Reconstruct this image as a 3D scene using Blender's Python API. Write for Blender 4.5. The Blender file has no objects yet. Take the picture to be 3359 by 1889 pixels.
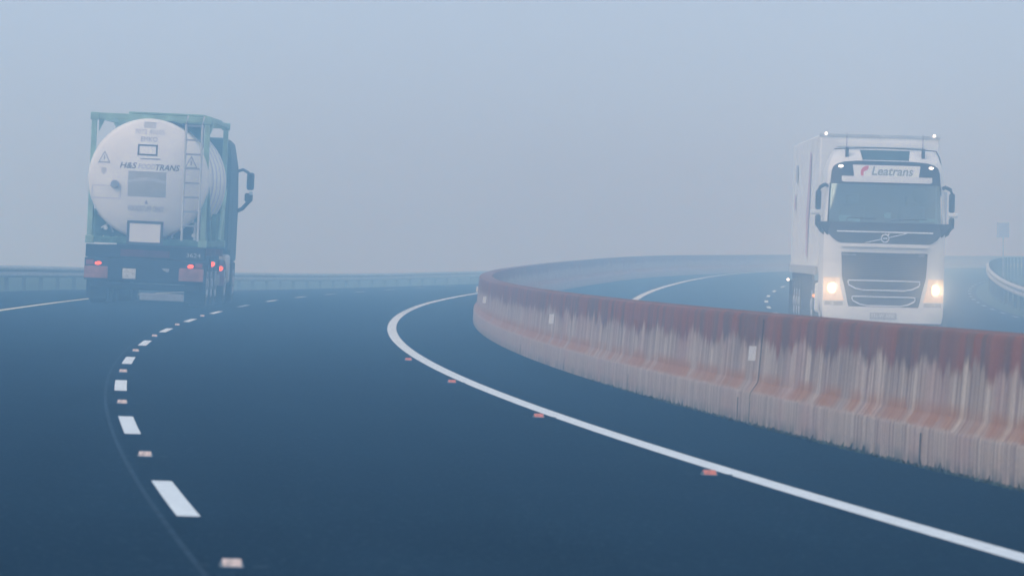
import bpy, math, random
from mathutils import Matrix, Vector
random.seed(7)
R = math.radians
scn = bpy.context.scene
COL = scn.collection

# ------------------------------------------------------------------ materials
def mat(name, col, rough=.6, metal=0., spec=.5, var=.12, vscale=6., emit=None, estr=0., bump=0., bscale=60., coat=0., col2=None, detail=5.):
    m = bpy.data.materials.new(name); m.use_nodes = True
    nt = m.node_tree; b = nt.nodes['Principled BSDF']
    b.inputs['Roughness'].default_value = rough
    b.inputs['Metallic'].default_value = metal
    b.inputs['Specular IOR Level'].default_value = spec
    if coat: b.inputs['Coat Weight'].default_value = coat; b.inputs['Coat Roughness'].default_value = .1
    tc = nt.nodes.new('ShaderNodeTexCoord')
    if var > 0 or col2:
        n = nt.nodes.new('ShaderNodeTexNoise'); n.inputs['Scale'].default_value = vscale; n.inputs['Detail'].default_value = detail
        nt.links.new(tc.outputs['Object'], n.inputs['Vector'])
        r = nt.nodes.new('ShaderNodeValToRGB')
        r.color_ramp.elements[0].position = .35; r.color_ramp.elements[1].position = .65
        c2 = col2 or [min(1, c*(1+var)) for c in col]; c1 = [c*(1-var) for c in col] if not col2 else col
        r.color_ramp.elements[0].color = (*c1, 1); r.color_ramp.elements[1].color = (*c2, 1)
        nt.links.new(n.outputs['Fac'], r.inputs['Fac']); nt.links.new(r.outputs['Color'], b.inputs['Base Color'])
    else:
        b.inputs['Base Color'].default_value = (*col, 1)
    if bump:
        n2 = nt.nodes.new('ShaderNodeTexNoise'); n2.inputs['Scale'].default_value = bscale; n2.inputs['Detail'].default_value = 4
        nt.links.new(tc.outputs['Object'], n2.inputs['Vector'])
        bp = nt.nodes.new('ShaderNodeBump'); bp.inputs['Strength'].default_value = bump; bp.inputs['Distance'].default_value = .01
        nt.links.new(n2.outputs['Fac'], bp.inputs['Height']); nt.links.new(bp.outputs['Normal'], b.inputs['Normal'])
    if emit:
        b.inputs['Emission Color'].default_value = (*emit, 1); b.inputs['Emission Strength'].default_value = estr
    return m

M = {}
M['white'] = mat('white_paint', (.66, .67, .67), .4, var=.1, vscale=2.2, coat=.2, col2=(.77, .78, .79), detail=9)
M['trailer_white'] = mat('trailer_panel', (.76, .78, .79), .5, var=.05, vscale=1.5)
M['black_gloss'] = mat('black_gloss', (.010, .016, .022), .35, spec=.25, var=.1)
M['black_plastic'] = mat('black_plastic', (.022, .026, .03), .6, var=.2)
M['grille_mesh'] = mat('grille_mesh', (.018, .016, .02), .8, spec=.1, var=.3, vscale=30)
M['chrome'] = mat('chrome', (.72, .73, .75), .28, metal=.6, var=.05)
M['rubber'] = mat('rubber', (.02, .021, .023), .85, var=.25, vscale=9)
M['dark_post'] = mat('weathered_post', (.07, .085, .085), .9, spec=.1, var=.25)
M['old_steel'] = mat('weathered_guard_rail', (.30, .33, .34), .7, metal=.0, spec=.3, var=.2, vscale=3)
M['steel'] = mat('galvanised_steel', (.5, .52, .53), .5, metal=.35, var=.15, vscale=4)
M['rim'] = mat('wheel_rim', (.42, .43, .44), .5, metal=.4, var=.2)
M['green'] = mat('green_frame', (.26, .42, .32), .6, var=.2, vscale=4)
M['green_dark'] = mat('green_frame_dark', (.085, .19, .16), .75, spec=.2, var=.3, vscale=5)  # deeper green for the lower beams, saddles and gussets
M['tank'] = mat('tank_cladding', (.82, .81, .80), .42, var=.07, vscale=1.6)
M['tank_grey'] = mat('tank_grey_panel', (.34, .36, .36), .5, var=.1, vscale=3, col2=(.44, .46, .46))
M['tank_ink'] = mat('tank_ink', (.05, .07, .10), .6, var=.1)
M['tank_ink_mid'] = mat('tank_ink_worn', (.26, .29, .33), .6, var=.15)
M['tank_ink_light'] = mat('tank_ink_faded', (.38, .41, .44), .6, var=.1)
M['tank_ink_pale'] = mat('tank_ink_pale', (.50, .52, .54), .6, var=.08)
M['maroon'] = mat('maroon_chassis', (.12, .02, .035), .85, spec=.15, var=.35, vscale=5)
M['dirt_black'] = mat('dirty_black', (.012, .018, .028), .9, spec=.1, var=.4, vscale=5)
M['orange_board'] = mat('orange_marker', (.33, .15, .12), .6, spec=.2, var=.25, vscale=7)
M['pale_plate'] = mat('pale_plate', (.6, .6, .56), .5, var=.15, vscale=14)
M['cab_teal'] = mat('teal_cab', (.028, .07, .075), .6, spec=.2, var=.15)
M['ladder_grey'] = mat('ladder_grey', (.52, .54, .55), .5, var=.1)
M['red_glow'] = mat('red_lamp', (.6, .03, .02), .4, var=0, emit=(1, .10, .0), estr=2.2)
M['red_dull'] = mat('red_lens', (.25, .03, .03), .3, var=.1)
M['white_glow'] = mat('white_lamp', (.9, .9, .9), .4, var=0, emit=(1, 1, 1), estr=2.5)
M['head_glow'] = mat('headlamp_glow', (.9, .85, .75), .3, var=0, emit=(1, .72, .36), estr=5.)
M['head_dim'] = mat('headlamp_reflector', (.8, .72, .6), .25, metal=.3, var=.1, emit=(1, .66, .36), estr=.30)
M['amber_glow'] = mat('amber_lamp', (.8, .3, .05), .4, var=0, emit=(1, .5, .12), estr=1.0)
M['red_ink'] = mat('red_emblem', (.62, .05, .09), .5, var=.05)
M['grey_ink'] = mat('grey_lettering', (.16, .22, .22), .5, var=.05)
M['sign_white'] = mat('sign_panel_white', (.78, .79, .78), .5, var=.03)
M['pink_mark'] = mat('trailer_red_marking', (.56, .38, .41), .6, var=.12, vscale=2)
M['interior'] = mat('cab_interior', (.028, .045, .05), .9, spec=.1, var=.3, vscale=4)
M['paper'] = mat('dash_paper', (.7, .8, .72), .7, var=.1)
M['line_white'] = mat('line_paint', (.60, .615, .61), .7, spec=.2, var=.3, vscale=11, bump=.3, col2=(.76, .77, .76), detail=9)
M['line_worn'] = mat('worn_line_paint', (.34, .36, .36), .8, spec=.1, var=.3, vscale=6)
M['line_yellow'] = mat('yellow_line_paint', (.66, .60, .40), .6, spec=.2, var=.12, vscale=9)
M['stud_pale'] = mat('stud_lens_pale', (.62, .46, .39), .5, var=.3, vscale=40)
M['stud_amber'] = mat('stud_lens_amber', (.62, .16, .08), .4, var=.25, vscale=40)
M['stud_body'] = mat('stud_body', (.09, .11, .13), .6, var=.2)
M['stud_scar'] = mat('milled_asphalt', (.018, .032, .046), .9, spec=.0, var=.35, vscale=12)
M['seam'] = mat('road_seam', (.024, .042, .062), .95, spec=.0, var=.35, vscale=3)
M['joint'] = mat('joint_gap', (.03, .035, .04), .95, var=.2)
M['plate_white'] = mat('reflector_white', (.88, .86, .84), .35, var=.02)
M['bark'] = mat('bark', (.06, .05, .045), .9, var=.3)
M['leaf'] = mat('leaf', (.035, .06, .03), .8, var=.4, vscale=2)
M['weed'] = mat('weed', (.035, .055, .03), .85, var=.4, vscale=3)
M['sign_back'] = mat('sign_back', (.40, .46, .62), .6, var=.1)

def glass_mat():
    m = bpy.data.materials.new('windscreen_glass'); m.use_nodes = True; nt = m.node_tree
    for n in list(nt.nodes): nt.nodes.remove(n)
    o = nt.nodes.new('ShaderNodeOutputMaterial'); g = nt.nodes.new('ShaderNodeBsdfGlossy'); t = nt.nodes.new('ShaderNodeBsdfTransparent'); mx = nt.nodes.new('ShaderNodeMixShader')
    g.inputs['Roughness'].default_value = .06; g.inputs['Color'].default_value = (.8, .95, .95, 1)
    t.inputs['Color'].default_value = (.42, .62, .60, 1)
    mx.inputs[0].default_value = .12
    nt.links.new(t.outputs[0], mx.inputs[1]); nt.links.new(g.outputs[0], mx.inputs[2]); nt.links.new(mx.outputs[0], o.inputs[0])
    return m
M['glass'] = glass_mat()

# ------------------------------------------------------------------ mesh builder
class MB:
    def __init__(s): s.v = []; s.f = []; s.uv = None
    def add(s, v, f):
        o = len(s.v); s.v += [tuple(p) for p in v]; s.f += [tuple(i+o for i in q) for q in f]; return s
    def box(s, x0, x1, y0, y1, z0, z1):
        v = [(x, y, z) for z in (z0, z1) for y in (y0, y1) for x in (x0, x1)]
        return s.add(v, [(0, 2, 3, 1), (4, 5, 7, 6), (0, 1, 5, 4), (2, 6, 7, 3), (0, 4, 6, 2), (1, 3, 7, 5)])
    def prism(s, pts, y0, y1):                      # pts in (x,z), counter-clockwise seen from -y
        n = len(pts); v = [(x, y0, z) for x, z in pts]+[(x, y1, z) for x, z in pts]
        f = [tuple(range(n)), tuple(range(2*n-1, n-1, -1))]+[(i, i+n, (i+1) % n+n, (i+1) % n) for i in range(n)]
        return s.add(v, f)
    def prism_x(s, pts, x0, x1):                    # pts in (y,z)
        n = len(pts); v = [(x0, y, z) for y, z in pts]+[(x1, y, z) for y, z in pts]
        f = [tuple(range(n-1, -1, -1)), tuple(range(n, 2*n))]+[(i, (i+1) % n, (i+1) % n+n, i+n) for i in range(n)]
        return s.add(v, f)
    def tube(s, pts, r, n=8, cap=True):
        pts = [Vector(p) for p in pts]; rings = []; up = Vector((0, 0, 1))
        for i, p in enumerate(pts):
            d = (pts[min(i+1, len(pts)-1)]-pts[max(i-1, 0)]).normalized()
            a = d.cross(up if abs(d.z) < .9 else Vector((0, 1, 0))).normalized(); b = d.cross(a)
            rr = r[i] if isinstance(r, (list, tuple)) else r
            rings.append([p+a*math.cos(2*math.pi*k/n)*rr+b*math.sin(2*math.pi*k/n)*rr for k in range(n)])
        v = [q for g in rings for q in g]; f = []
        for i in range(len(pts)-1):
            for k in range(n):
                f.append((i*n+k, i*n+(k+1) % n, (i+1)*n+(k+1) % n, (i+1)*n+k))
        if cap: f += [tuple(range(n-1, -1, -1)), tuple(range((len(pts)-1)*n, len(pts)*n))]
        return s.add(v, f)
    def lathe_y(s, prof, cx, cz, n=48, cap0=True, cap1=True):   # prof: (r,y)
        v = []; f = []
        for r, y in prof:
            for k in range(n):
                a = 2*math.pi*k/n; v.append((cx+r*math.sin(a), y, cz+r*math.cos(a)))
        for i in range(len(prof)-1):
            for k in range(n): f.append((i*n+k, i*n+(k+1) % n, (i+1)*n+(k+1) % n, (i+1)*n+k))
        if cap0: f.append(tuple(range(n-1, -1, -1)))
        if cap1: f.append(tuple(range((len(prof)-1)*n, len(prof)*n)))
        return s.add(v, f)
    def lathe_x(s, prof, cy, cz, n=32):                          # prof: (r,x)
        v = []; f = []
        for r, x in prof:
            for k in range(n):
                a = 2*math.pi*k/n; v.append((x, cy+r*math.sin(a), cz+r*math.cos(a)))
        for i in range(len(prof)-1):
            for k in range(n): f.append((i*n+k, (i+1)*n+k, (i+1)*n+(k+1) % n, i*n+(k+1) % n))
        f.append(tuple(range(n))); f.append(tuple(range(len(prof)*n-1, (len(prof)-1)*n-1, -1)))
        return s.add(v, f)
    def build(s, name, m, parent=None, bevel=0., smooth=0.):
        me = bpy.data.meshes.new(name); me.from_pydata(s.v, [], s.f); me.update()
        me.materials.append(m)
        o = bpy.data.objects.new(name, me); COL.objects.link(o)
        if parent: o.parent = parent
        if smooth:
            for p in me.polygons: p.use_smooth = True
            try: me.set_sharp_from_angle(angle=R(smooth))
            except Exception: pass
        if bevel:
            b = o.modifiers.new('bevel', 'BEVEL'); b.width = bevel; b.segments = 2; b.limit_method = 'ANGLE'; b.angle_limit = R(35)
            for p in me.polygons: p.use_smooth = True
            try: me.set_sharp_from_angle(angle=R(60))
            except Exception: pass
        return o

def text_pts(body, size, shear=0., spacing=1., bold=0.):
    cu = bpy.data.curves.new('lettering_curve', 'FONT'); cu.body = body; cu.size = size; cu.shear = shear; cu.space_character = spacing
    cu.align_x = 'CENTER'; cu.align_y = 'CENTER'; cu.resolution_u = 3; cu.offset = bold
    o = bpy.data.objects.new('lettering_tmp', cu)
    me = bpy.data.meshes.new_from_object(o)
    v = [(p.co.x, p.co.y) for p in me.vertices]; f = [tuple(p.vertices) for p in me.polygons]
    bpy.data.objects.remove(o); bpy.data.curves.remove(cu); bpy.data.meshes.remove(me)
    return v, f
def text_fit(body, width, height, **k):
    v, f = text_pts(body, 1., **k)
    x0 = min(p[0] for p in v); x1 = max(p[0] for p in v); y0 = min(p[1] for p in v); y1 = max(p[1] for p in v)
    return [((x-(x0+x1)/2)*width/(x1-x0), (y-(y0+y1)/2)*height/(y1-y0)) for x, y in v], f

def tag(o, label=None, cat=None, group=None, kind=None):
    if label: o['label'] = label
    if cat: o['category'] = cat
    if group: o['group'] = group
    if kind: o['kind'] = kind
    return o
def empty(name):
    o = bpy.data.objects.new(name, None); COL.objects.link(o); o.empty_display_size = .3; return o

# ------------------------------------------------------------------ the road's line (metres): s along the lane line, d to the right of it
X0, TH0, K, KP, E = 1.32050, -.1216712, .0010517, -7e-7, .0344
HC = 1.18455
DS = .5; S0 = -120.; NS = 2600
def theta(s):
    s = max(s, -60.); q = min(s, 360.); t = TH0+K*q+.5*KP*q*q
    if s > 360: t += (K+KP*360)*(min(s, 460)-360)*.5
    return t
_c = []
_x = _y = 0.
for i in range(NS+1):
    _c.append((_x, _y)); t = theta(S0+(i+.5)*DS); _x += math.sin(t)*DS; _y += math.cos(t)*DS
_i0 = int(-S0/DS); _ox, _oy = _c[_i0]
_c = [(x-_ox+X0, y-_oy) for x, y in _c]
def centre(s):
    q = (s-S0)/DS; i = max(0, min(NS-1, int(math.floor(q)))); t = q-i
    a, b = _c[i], _c[i+1]
    return a[0]+(b[0]-a[0])*t, a[1]+(b[1]-a[1])*t
def smooth(t): t = max(0., min(1., t)); return t*t*(3-2*t)
def zprof(s):
    V = 2.14e-5
    if s <= 0: return 0.
    if s < 125: return .5*V*s*s
    u = min(25., s-125)
    return .5*V*15625+V*125*(u-u*u/50)+.0012*max(0, min(s, 300)-200)
def crossfall(s): return E-.075*smooth((s-125)/130)      # the banking turns over beyond the bend
def zsurf(s, d): return zprof(s)-crossfall(s)*min(d, 8.6)-E*max(0, d-8.6)
def P(s, d, h=0.):
    x, y = centre(s); t = theta(s)
    return (x+d*math.cos(t), y-d*math.sin(t), zsurf(s, d)+h)
def place(o, s, d, h=0., roll=math.atan(E), turn=0.):
    t = theta(s)+turn
    fwd = Vector((math.sin(t), math.cos(t), .5*2.14e-5*2*s)).normalized()
    rt = Vector((math.cos(t)*math.cos(roll), -math.sin(t)*math.cos(roll), -math.sin(roll)))
    rt = (rt-fwd*rt.dot(fwd)).normalized(); up = rt.cross(fwd)
    m = Matrix((rt, fwd, up)).transposed().to_4x4(); m.translation = Vector(P(s, d, h)); o.matrix_world = m

def frange(a, b, st):
    n = max(1, int(round((b-a)/st))); return [a+(b-a)*i/n for i in range(n+1)]
def strip(name, m, slist, dlist, hfn, parent=None, smoothn=True):
    """a sheet over the (s,d) grid; its UV map holds (s,d) in metres"""
    v = []; f = []; nd = len(dlist)
    for s in slist:
        for d in dlist:
            x, y, z = P(s, d); v.append((x, y, z+hfn(s, d)))
    for i in range(len(slist)-1):
        for j in range(nd-1):
            a = i*nd+j; f.append((a, a+1, a+nd+1, a+nd))
    me = bpy.data.meshes.new(name); me.from_pydata(v, [], f); me.update(); me.materials.append(m)
    uv = me.uv_layers.new(name='road'); 
    for l in me.loops:
        i, j = divmod(l.vertex_index, nd); uv.data[l.index].uv = (slist[i], dlist[j])
    if smoothn:
        for p in me.polygons: p.use_smooth = True
    o = bpy.data.objects.new(name, me); COL.objects.link(o)
    if parent: o.parent = parent
    return o

# ------------------------------------------------------------------ road, ground
def asphalt():
    m = bpy.data.materials.new('asphalt'); m.use_nodes = True; nt = m.node_tree; b = nt.nodes['Principled BSDF']
    N = nt.nodes.new; L = nt.links.new
    uv = N('ShaderNodeUVMap'); uv.uv_map = 'road'
    tc = N('ShaderNodeTexCoord')
    mp = N('ShaderNodeMapping'); mp.inputs['Scale'].default_value = (.05, 1.1, 1); L(uv.outputs[0], mp.inputs[0])
    n1 = N('ShaderNodeTexNoise'); n1.inputs['Scale'].default_value = 1.; n1.inputs['Detail'].default_value = 4; L(mp.outputs[0], n1.inputs[0])
    n2 = N('ShaderNodeTexNoise'); n2.inputs['Scale'].default_value = .35; n2.inputs['Detail'].default_value = 6; L(tc.outputs['Object'], n2.inputs[0])
    n3 = N('ShaderNodeTexNoise'); n3.inputs['Scale'].default_value = 38.; n3.inputs['Detail'].default_value = 3; L(tc.outputs['Object'], n3.inputs[0])
    a = N('ShaderNodeMath'); a.operation = 'ADD'; L(n1.outputs['Fac'], a.inputs[0]); L(n2.outputs['Fac'], a.inputs[1])
    a2 = N('ShaderNodeMath'); a2.operation = 'MULTIPLY_ADD'; a2.inputs[1].default_value = .55; L(n3.outputs['Fac'], a2.inputs[0]); L(a.outputs[0], a2.inputs[2])
    r = N('ShaderNodeValToRGB'); r.color_ramp.elements[0].position = .0; r.color_ramp.elements[1].position = 1.
    mr = N('ShaderNodeMapRange'); mr.inputs[1].default_value = .85; mr.inputs[2].default_value = 1.7; L(a2.outputs[0], mr.inputs[0]); L(mr.outputs[0], r.inputs[0])
    r.color_ramp.elements[0].color = (*ASPH0, 1); r.color_ramp.elements[1].color = (*ASPH1, 1)
    n4 = N('ShaderNodeTexNoise'); n4.inputs['Scale'].default_value = 26.; n4.inputs['Detail'].default_value = 2; L(tc.outputs['Object'], n4.inputs[0])
    mg = N('ShaderNodeMapRange'); mg.inputs[1].default_value = .60; mg.inputs[2].default_value = .70; L(n4.outputs['Fac'], mg.inputs[0])
    xm = N('ShaderNodeMix'); xm.data_type = 'RGBA'; L(mg.outputs[0], xm.inputs[0]); L(r.outputs[0], xm.inputs[6]); xm.inputs[7].default_value = (.035, .06, .085, 1)
    L(xm.outputs[2], b.inputs['Base Color']); b.inputs['Roughness'].default_value = 1.; b.inputs['Specular IOR Level'].default_value = 0.
    bp = N('ShaderNodeBump'); bp.inputs['Strength'].default_value = .35; bp.inputs['Distance'].default_value = .012; L(n3.outputs['Fac'], bp.inputs['Height']); L(bp.outputs[0], b.inputs['Normal'])
    return m
ASPH0 = (.002, .008, .016); ASPH1 = (.006, .018, .032)
M['asphalt'] = asphalt()
M['grass'] = mat('grass_ground', (.03, .06, .03), .9, spec=.1, var=.3, vscale=.6, col2=(.07, .09, .045), bump=.6, bscale=5, detail=10)

M['field'] = mat('haze_paled_field', (.15, .19, .17), .95, spec=.1, var=.2, vscale=.15, col2=(.21, .25, .23), detail=8)  # far ground coloured paler, imitating haze so its skyline fades
near = frange(-60, 420, 2)
rl = strip('road', M['asphalt'], near+[440, 470, 500, 560], frange(-6.6, 5.34, .6), lambda s, d: 0.)
tag(rl, kind='structure'); rl['label'] = 'dark blue grey carriageway curving right with broken lane line'
rr = strip('road', M['asphalt'], near+[440, 470, 500, 560], frange(5.34, 19.3, .6), lambda s, d: 0.)
tag(rr, kind='structure'); rr['label'] = 'oncoming carriageway beyond the concrete barrier'
def ground_h(s, d):
    if d < -6.6:
        q = -d-6.6
        return -.06+.42*smooth((q-.7)/1.6)-2.3*smooth((q-3)/9) + crossfall(s)*(d+6.6)*smooth((q-1)/30)
    if d > 19.3:
        q = d-19.3
        return -.04+.2*smooth(q/1.2)+2.3*smooth((q-2.5)/6)+E*(d-19.3)*smooth((q-2)/20)
    return -.06
gs = frange(-60, 420, 4)+[450, 500, 600, 750, 900, 1100]
gd = [-600, -300, -150, -80, -50, -38, -30, -25, -20, -17, -15, -13, -12, -11, -10, -9, -8.2, -7.6, -7, -6.6, -3, 0, 5, 10, 15, 19.3, 19.8, 20.2, 20.6, 21, 21.6, 22.3, 23, 24, 25, 26, 27, 28, 29, 31, 35, 45, 60, 100, 200, 400]
gr = strip('ground', M['grass'], gs, gd, ground_h)
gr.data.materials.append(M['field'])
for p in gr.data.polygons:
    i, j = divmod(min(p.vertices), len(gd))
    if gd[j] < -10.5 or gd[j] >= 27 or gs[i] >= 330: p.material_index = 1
tag(gr, kind='structure'); gr['label'] = 'rough grass verges and fields beside the road'

def line(name, d0, d1, s0, s1, m, parent, st=1., h=.004):
    return strip(name, m, frange(s0, s1, st), [d0, d1], lambda s, d: h, parent)
edge = line('edge_line', 3.57-.078, 3.57+.078, -20, 400, M['line_white'], rl)
yl = line('shoulder_line', -3.76, -3.62, -20, 400, M['line_yellow'], rl)
SD = 28.01
for i in range(-2, 22):
    line('lane_dash', -.055, .055, SD+12*i-2.05, SD+12*i+2.05, M['line_white'], rl, .5)
line('road_seam', -.145, -.118, -20, 160, M['seam'], rl, 1., .003)
line('edge_line', 8.5, 8.7, -20, 400, M['line_white'], rr)
for i in range(-1, 20):
    line('lane_dash', 12.32, 12.43, 22+12*i, 26.1+12*i, M['line_white'], rr, .5)
for i in range(-1, 60):
    if i < 40: line('shoulder_dash', 19.0, 19.12, 20+7*i, 22.5+7*i, M['line_worn'], rr, .5)

# ------------------------------------------------------------------ road studs
def make_stud(lens):
    t = empty('road_stud')
    MB().add([(-.046, -.06, 0), (.046, -.06, 0), (.046, .07, 0), (-.046, .07, 0), (-.042, -.035, .02), (.042, -.035, .02), (.042, .035, .02), (-.042, .035, .02)],
             [(0, 1, 5, 4), (1, 2, 6, 5), (2, 3, 7, 6), (3, 0, 4, 7), (4, 5, 6, 7)]).build('stud_base', M['stud_body'], t)
    MB().add([(-.036, -.055, .004), (.036, -.055, .004), (.036, -.03, .030), (-.036, -.03, .030), (-.036, .03, .030), (.036, .03, .030), (.036, .055, .004), (-.036, .055, .004)],
             [(0, 1, 2, 3), (3, 2, 5, 4), (4, 5, 6, 7), (0, 3, 4, 7), (1, 6, 5, 2)]).build('stud_lens', lens, t)
    for sg in (-1, 1):                                   # the two scuffed flanges let into the surface
        v = [(sg*.11+.034*math.cos(a)*random.uniform(.75, 1.1), .16*math.sin(a)*random.uniform(.7, 1.1), .0045) for a in frange(0, 2*math.pi*.9, 2*math.pi*.1)]
        MB().add(v, [tuple(range(len(v)))]).build('stud_flange', M['stud_scar'], t)
    return t
def copy_thing(t):
    c = t.copy(); COL.objects.link(c)
    for ch in list(t.children):
        k = ch.copy(); COL.objects.link(k); k.parent = c
    return c
lane_labels = ['pale road stud at the bottom edge, below the largest lane dash',
               'pale road stud between the two largest dashes of the lane line',
               'pale road stud between the second and third dashes counted up from the largest',
               'pale road stud between the third and fourth dashes counted up from the largest',
               'pale road stud between the fourth and fifth dashes counted up from the largest',
               'small pale road stud between the fifth and sixth dashes counted up from the largest',
               'small pale road stud between the sixth and seventh dashes counted up from the largest',
               'tiny pale road stud between the dashes just below the tanker corner']
proto = make_stud(M['stud_pale'])
for i, lb in enumerate(lane_labels):
    t = proto if i == 0 else copy_thing(proto)
    place(t, SD-6.2+12*i, 0.); tag(t, lb, 'road stud', 'pale road studs along the lane line')
amber_labels = ['amber road stud under the solid white line, largest and nearest of its row',
                'amber road stud on the solid white line, second largest of its row',
                'amber road stud on the solid white line, third largest of its row',
                'tiny dim amber road stud where the solid white line starts to bend sharply']
proto = make_stud(M['stud_amber'])
for i, lb in enumerate(amber_labels):
    t = proto if i == 0 else copy_thing(proto)
    place(t, (33.65, 45.7, 58.0, 70.)[i], 3.37); tag(t, lb, 'road stud', 'amber road studs along the solid line')

# ------------------------------------------------------------------ concrete barrier
def concrete():
    m = bpy.data.materials.new('stained_concrete'); m.use_nodes = True; nt = m.node_tree; b = nt.nodes['Principled BSDF']
    N = nt.nodes.new; L = nt.links.new
    uv = N('ShaderNodeUVMap'); uv.uv_map = 'barrier'
    sp = N('ShaderNodeSeparateXYZ'); L(uv.outputs[0], sp.inputs[0])
    def noise(sx, sy, detail=3., off=0.):
        mp = N('ShaderNodeMapping'); mp.inputs['Scale'].default_value = (sx, sy, 1); mp.inputs['Location'].default_value = (off, off*.37, 0); L(uv.outputs[0], mp.inputs[0])
        n = N('ShaderNodeTexNoise'); n.inputs['Scale'].default_value = 1.; n.inputs['Detail'].default_value = detail; L(mp.outputs[0], n.inputs[0]); return n.outputs['Fac']
    def math_(op, a, b_, c=None, clamp=False):
        n = N('ShaderNodeMath'); n.operation = op; n.use_clamp = clamp
        for i, q in enumerate((a, b_, c)):
            if q is None: continue
            if isinstance(q, (int, float)): n.inputs[i].default_value = q
            else: L(q, n.inputs[i])
        return n.outputs[0]
    def rng(v, a, b_, c=0., d=1.):
        n = N('ShaderNodeMapRange'); n.interpolation_type = 'SMOOTHSTEP'; L(v, n.inputs[0])
        for i, q in enumerate((a, b_, c, d)): n.inputs[i+1].default_value = q
        return n.outputs[0]
    def mix(f, a, b_):
        n = N('ShaderNodeMix'); n.data_type = 'RGBA'
        L(f, n.inputs[0])
        for i, q in ((6, a), (7, b_)):
            if isinstance(q, tuple): n.inputs[i].default_value = (*q, 1)
            else: L(q, n.inputs[i])
        return n.outputs[2]
    h = sp.outputs['Y']
    streak = noise(3.1, .22, 8.)                 # rain streaks, long and upright
    fine = noise(13.7, .4, 5., 11.)
    broad = noise(.7, .5, 4., 5.)
    grit = noise(30., 30., 5., 3.)
    low = rng(h, .24, .34)
    base = mix(math_('ADD', math_('MULTIPLY', rng(streak, .38, .63), math_('MULTIPLY_ADD', low, .65, .35)), math_('MULTIPLY_ADD', low, -.3, .3)), (.36, .262, .205), (.585, .465, .365))
    base = mix(rng(fine, .46, .60, 0., .75), base, (.22, .14, .115))
    base = mix(rng(broad, .45, .7, 0., .5), base, (.44, .24, .20))
    base = mix(rng(grit, .35, .7, 0., .3), base, (.20, .185, .18))
    # damp maroon algae band hanging from the top edge, ragged below
    edge_ = math_('ADD', math_('MULTIPLY', noise(1.1, .05, 2., 21.), .34), math_('MULTIPLY', noise(7., .06, 8., 31.), .30))
    lim = math_('SUBTRACT', .99, edge_)
    band = rng(math_('SUBTRACT', h, lim), -.07, .035)
    bandcol = mix(rng(noise(2.2, .4, 4., 8.), .38, .62), (.125, .074, .062), (.23, .072, .040))
    base = mix(math_('MULTIPLY', band, .9), base, bandcol)
    # rust wash on the ledge
    ledge = math_('MULTIPLY', rng(h, .25, .29), rng(h, .36, .46, 1., 0.))
    ru = math_('MULTIPLY', ledge, rng(noise(1.3, 1.6, 6., 41.), .32, .56))
    base = mix(math_('MULTIPLY', ru, .75), base, (.34, .14, .055))
    # a few strong rust runs
    run = rng(noise(1.3, .03, 2., 57.), .66, .74)
    base = mix(math_('MULTIPLY', run, .8), base, (.27, .075, .035))
    one = rng(math_('ABSOLUTE', math_('SUBTRACT', sp.outputs['X'], 31.45), 0.), .03, .20, 1., 0.)
    base = mix(math_('MULTIPLY', math_('MULTIPLY', one, .9), rng(h, .30, .5)), base, (.26, .065, .03))
    # patchy darker tone towards the foot of the barrier
    foot_tone = math_('MULTIPLY', rng(h, .0, .12, 1., 0.), rng(noise(6., 3., 5., 71.), .35, .6))
    base = mix(math_('MULTIPLY', foot_tone, .7), base, (.05, .06, .05))
    L(base, b.inputs['Base Color']); b.inputs['Roughness'].default_value = .85; b.inputs['Specular IOR Level'].default_value = .25
    bp = N('ShaderNodeBump'); bp.inputs['Strength'].default_value = .35; bp.inputs['Distance'].default_value = .01; L(grit, bp.inputs['Height']); L(bp.outputs[0], b.inputs['Normal'])
    return m
M['concrete'] = concrete()
BC = 5.36
prof = [(-.27, -.03), (-.265, .10), (-.258, .24), (-.25, .262), (-.20, .335), (-.19, .36), (-.165, .62), (-.142, .865), (-.125, .893), (-.10, .90),
        (.10, .90), (.125, .893), (.142, .865), (.165, .62), (.19, .36), (.20, .335), (.25, .262), (.258, .24), (.265, .10), (.27, -.03)]
def barrier(s0, s1):
    sl = frange(s0, s1, .75); v = []; f = []; n = len(prof)
    for s in sl:
        x, y = centre(s); t = theta(s); z = zsurf(s, BC)
        for d, h in prof:
            dd = BC+d; v.append((x+dd*math.cos(t), y-dd*math.sin(t), z-E*d*(1-min(1, h/.9))+h))
    for i in range(len(sl)-1):
        for j in range(n-1): a = i*n+j; f.append((a, a+1, a+n+1, a+n))
    f.append(tuple(range(n-1, -1, -1))); f.append(tuple(range((len(sl)-1)*n, len(sl)*n)))
    me = bpy.data.meshes.new('concrete_barrier'); me.from_pydata(v, [], f); me.update(); me.materials.append(M['concrete'])
    uv = me.uv_layers.new(name='barrier')
    for l in me.loops:
        i, j = divmod(l.vertex_index, n); uv.data[l.index].uv = (sl[i]+(50 if j > 9 else 0), prof[j][1])
    for p in me.polygons:                             # the plinth weathers apart from the face above it
        if all(me.vertices[k].index % n <= 3 for k in p.vertices):
            for li in p.loop_indices: uv.data[li].uv.x += 137.3
    for p in me.polygons: p.use_smooth = True
    try: me.set_sharp_from_angle(angle=R(35))
    except Exception: pass
    o = bpy.data.objects.new('concrete_barrier', me); COL.objects.link(o); return o
def face_pt(s, h, out=0.):                       # point on the near face of the barrier
    for (d0, h0), (d1, h1) in zip(prof[:9], prof[1:10]):
        if h0 <= h <= h1: d = d0+(d1-d0)*(h-h0)/(h1-h0); break
    x, y = centre(s); t = theta(s); dd = BC+d-out
    return (x+dd*math.cos(t), y-dd*math.sin(t), zsurf(s, BC)-E*d*(1-h/.9)+h)
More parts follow.
